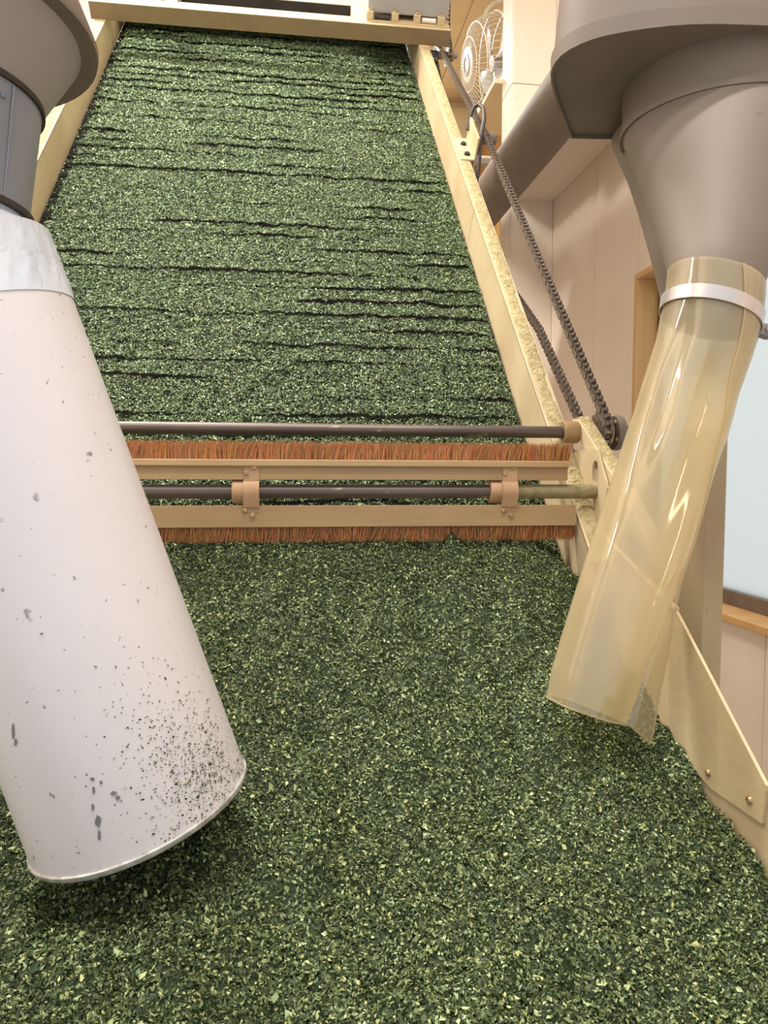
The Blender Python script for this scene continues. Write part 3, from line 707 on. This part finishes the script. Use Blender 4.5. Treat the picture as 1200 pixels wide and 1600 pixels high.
# clamp
cb = cen[2]; rb = rad[2]+.0030
hc = thing('hose_clamp', cb, 'shiny silver band clamp around the top of the plastic sleeve', 'clamp')
arcL = np.concatenate([[0], np.cumsum(np.linalg.norm(np.diff(cen, axis=0), axis=1))])
def sl_at(d): return np.array([np.interp(d, arcL, cen[:, i]) for i in range(3)]), float(np.interp(d, arcL, rad))
db = arcL[2]; rg = []
for dd, ex_ in ((-.0085, .0022), (.0085, .0022), (.0085, .0036), (-.0085, .0036)):
    c_, r_ = sl_at(db+dd); rg.append(ring(c_, side, front, r_+ex_, 72))
rg.append(rg[0]); V, Fc = loftv(rg, True, False, False); mk('band', V, Fc, BAND, hc, smooth=True)
pk = cb+side*(rb+.008)
obox('buckle', pk, side*.010, front*.007, axs*.008, GREYM, hc, bevel=.002)
cyl('tightening_screw', pk+side*.002-front*.012, pk+side*.002+front*.012, .004, SCREW, hc, 12)
# cone: from the neck inside the cuff up to the collar
ctop = np.array([.642, 1.06, 2.012]); RC = .138
rc = thing('cyclone', neck, 'brown taupe metal cyclone with flat round underside and tapering cone', 'cyclone')
rings = []
for k in range(13):
    t = k/12; c = neck*(1-t)+ctop*t; n = -axs*(1-t)+np.array([0, 0, 1.])*t; n /= np.linalg.norm(n)
    u = np.cross([0, 1, 0], n); u /= np.linalg.norm(u); w = np.cross(n, u); rings.append(ring(c, u, w, (rad[0]-.0015)*(1-t)+RC*t, 72))
for dd in (.004, .018, .032, .046):
    c_, r_ = sl_at(dd); u = np.cross([0, 1, 0], -axs); u /= np.linalg.norm(u); rings.insert(0, ring(c_, u, np.cross(-axs, u), r_-.0015, 72))
V, Fc = loftv(rings, True, False, False); mk('cone', V, Fc, TAUPE, rc, smooth=True)
lathe('cone_flange', [(-.004, RC-.002), (-.004, RC+.004), (.004, RC+.004), (.004, RC-.002)], ctop, (0, 0, 1), TAUPE, rc, 72, close=True)
ZB = 2.072
lathe('collar', [(.004, RC+.001), (ZB-ctop[2], RC+.001), (ZB-ctop[2], RC-.002), (.004, RC-.002)], ctop, (0, 0, 1), TAUPE, rc, 72, close=True)
out = [onz(*q, ZB)[:2] for q in ((985, 212), (895, 210), (872, 150), (863, 115), (868, 95), (885, 76), (920, 58), (960, 47), (1030, 36), (1100, 31), (1200, 34))]
cx, cy = .63, 1.08
last = out[-1]; a0 = math.atan2(last[1]-cy, last[0]-cx); r0 = math.hypot(last[0]-cx, last[1]-cy)
a1 = math.radians(100)
for k in range(1, 16): 
    a = a0+(a1-a0)*k/15; r = r0+(.20-r0)*k/15; out.append(np.array([cx+r*math.cos(a), cy+r*math.sin(a)]))
# smooth the outline
def smooth_poly(p, keep=2):
    q = [p[0], p[1]]
    for i in range(1, len(p)-1): q += [p[i]*.75+p[i+1]*.25, p[i]*.25+p[i+1]*.75]
    q.append(p[-1]); return q
out = [np.array(o_) for o_ in out]; out = out[:2]+smooth_poly(out[1:])[1:]
cc = np.array([cx, cy])
prism('bottom_plate', [np.array([p[0], p[1], ZB]) for p in out], (0, 0, .003), TAUPE, rc)
lipr = [[np.array([*(cc+(p-cc)*k), z]) for p in out] for k, z in ((1.0, ZB-.006), (1.016, ZB-.006), (1.016, ZB+.016), (1.0, ZB+.016))]; lipr.append(lipr[0])
V, Fc = loftv(lipr, True, False, False); mk('lip', V, Fc, TAUPE, rc, smooth=True)
V, Fc = loftv([[np.array([*(cc+(p-cc)*k), z]) for p in out] for k, z in ((1.004, ZB+.003), (.97, ZB+.10), (.90, ZB+.34))], True, False, True); mk('drum', V, Fc, TAUPE, rc, smooth=True)
cyl('riser', (cx, cy, ZB+.335), (cx, cy, CEIL+.005), .095, TAUPE, rc, 40)
# flared chute behind the cone
rings = []
for (qx, qy, t_), r in zip(((962, 205, 1.20), (968, 222, 1.19), (985, 262, 1.165), (1003, 320, 1.12), (1017, 375, 1.08), (1026, 413, 1.065), (1032, 440, 1.07), (1036, 468, 1.075), (1038, 495, 1.075)), (.150, .142, .125, .105, .090, .077, .066, .057, .050)):
    p = dep(qx, qy, t_)+np.array([r2[0], r2[1], 0])*r; rings.append(ring(p, EX, np.array([0, 1., 0]), r, 48))
V, Fc = loftv(rings, True, False, False); mk('funnel', V, Fc, TAUPE, rc, smooth=True)
# feed pipe to the cyclone, running along the wall
pp = tagit(cyl('air_pipe', (1.055, -1.1, 2.915), (1.055, 6.55, 2.915), .108, TAUPE, None, 48), 'brown round air pipe running along the right wall', 'pipe')

# ================================================================== far corner: fan, junction box, lamp
fc = dep(768, 100, 4.62); fa = np.array([-.98, -.06, -.14]); fa /= np.linalg.norm(fa)
fan = thing('wall_fan', fc, 'cream wire caged electric fan beside the wall pillar', 'fan')
a, u, w = frame(fa); RF = .27
def circ(h, r): return [fc+a*h+r*(math.cos(t)*u+math.sin(t)*w) for t in np.linspace(0, 2*math.pi, 49)[:-1]]
for h, r, th in ((-.10, RF, .006), (-.02, RF*1.03, .006), (.11, RF*.84, .0035), (.15, RF*.55, .003)): tube('guard_ring', circ(h, r), th, PLASTIC, fan, 6, True)
for k in range(44):
    t = 2*math.pi*k/44; d = math.cos(t)*u+math.sin(t)*w
    tube('guard_wire', [fc+a*h+d*r for h, r in ((-.10, RF), (-.02, RF*1.03), (.06, RF*.96), (.11, RF*.84), (.15, RF*.55), (.16, RF*.34))], .0022, PLASTIC, fan, 4)
lathe('badge', [(0, RF*.36), (.008, RF*.36), (.012, RF*.30)], fc+a*.152, a, PLASTIC, fan, 28)
lathe('badge_ring', [(.012, RF*.22), (.016, RF*.22), (.016, RF*.15), (.012, RF*.15)], fc+a*.153, a, GREYP, fan, 28, close=True)
lathe('motor', [(-.30, .05), (-.29, .08), (-.13, .085), (-.11, .05)], fc, a, PLASTIC, fan, 24)
for k in range(4):
    b0_ = math.pi/2*k+.4; V = []
    for i in range(7):
        r = .035+(RF*.86-.035)*i/6
        for j in range(5):
            t = b0_+(j/4-.5)*(.55+.75*math.sin(math.pi*i/6*.75)); V.append(fc+a*(-.03-.05*(j/4-.5))+r*(math.cos(t)*u+math.sin(t)*w))
    Fc = [(i*5+j, i*5+j+1, i*5+j+6, i*5+j+5) for i in range(6) for j in range(4)]
    o = mk('blade', V, Fc, BLADE, fan, smooth=True); md = o.modifiers.new('thick', 'SOLIDIFY'); md.thickness = .004
cyl('hub', fc-a*.07, fc+a*.0, .045, BLADE, fan, 20)
hd = [fc+np.array([0, 0, z_])+a*h_ for z_, h_ in ((RF*.98, .05), (RF+.05, .035), (RF+.095, -.01), (RF+.11, -.07), (RF+.11, -.24), (RF+.02, -.30), (.05, -.29))]
tube('handle', hd, .015, PLASTIC, fan, 10)
zb = fc[2]-RF-.03
box('base', (fc[0]-.10, fc[1]-.10, zb-.035), (fc[0]+.16, fc[1]+.14, zb), PLASTIC, fan, bevel=.008)
tube('stem', [fc-a*.2-np.array([0, 0, .06]), fc-a*.2-np.array([0, 0, .2]), np.array([fc[0]+.05, fc[1]+.05, zb-.01])], .02, PLASTIC, fan, 10)
sh = tagit(box('wall_shelf', (fc[0]-.11, 4.1755, zb-.06), (fc[0]+.42, fc[1]+.16, zb-.0355), PLY), 'plywood shelf carrying the caged fan', 'shelf')
jb = thing('junction_box', dep(726, 208, 6.3), 'pale yellow electrical box on the far plywood wall', 'box')
pj = dep(726, 208, 6.4)
box('housing', (pj[0]-.12, YF-.15, pj[2]-.25), (pj[0]+.11, YF-.012, pj[2]+.23), CREAM, jb, bevel=.008)
box('lid', (pj[0]-.105, YF-.158, pj[2]-.235), (pj[0]+.095, YF-.15, pj[2]+.215), CREAM, jb, bevel=.003)
wb = tagit(box('wood_board', (pj[0]+.14, YF-.035, 2.0), (pj[0]+.36, YF-.0125, pj[2]+.24), WOOD), 'orange brown wood board upright on the far wall', 'board')
pl = dep(738, 249, 6.1)
tl = thing('tube_lamp', pl, 'small white tube lamp fitting behind the chain', 'lamp')
box('fitting', (pl[0]-.14, pl[1]-.025, pl[2]-.04), (pl[0]+.34, pl[1]+.025, pl[2]-.002), GREYP, tl, bevel=.004)
cyl('tube', (pl[0]-.08, pl[1]-.01, pl[2]+.014), (pl[0]+.30, pl[1]-.01, pl[2]+.014), .016, TUBEW, tl, 14)
obox('bracket', (pl[0]+.31, (pl[1]+YF-.036)/2, pl[2]-.015), (.012, 0, 0), (0, (YF-.036-pl[1])/2, 0), (0, 0, .01), GREYP, tl)
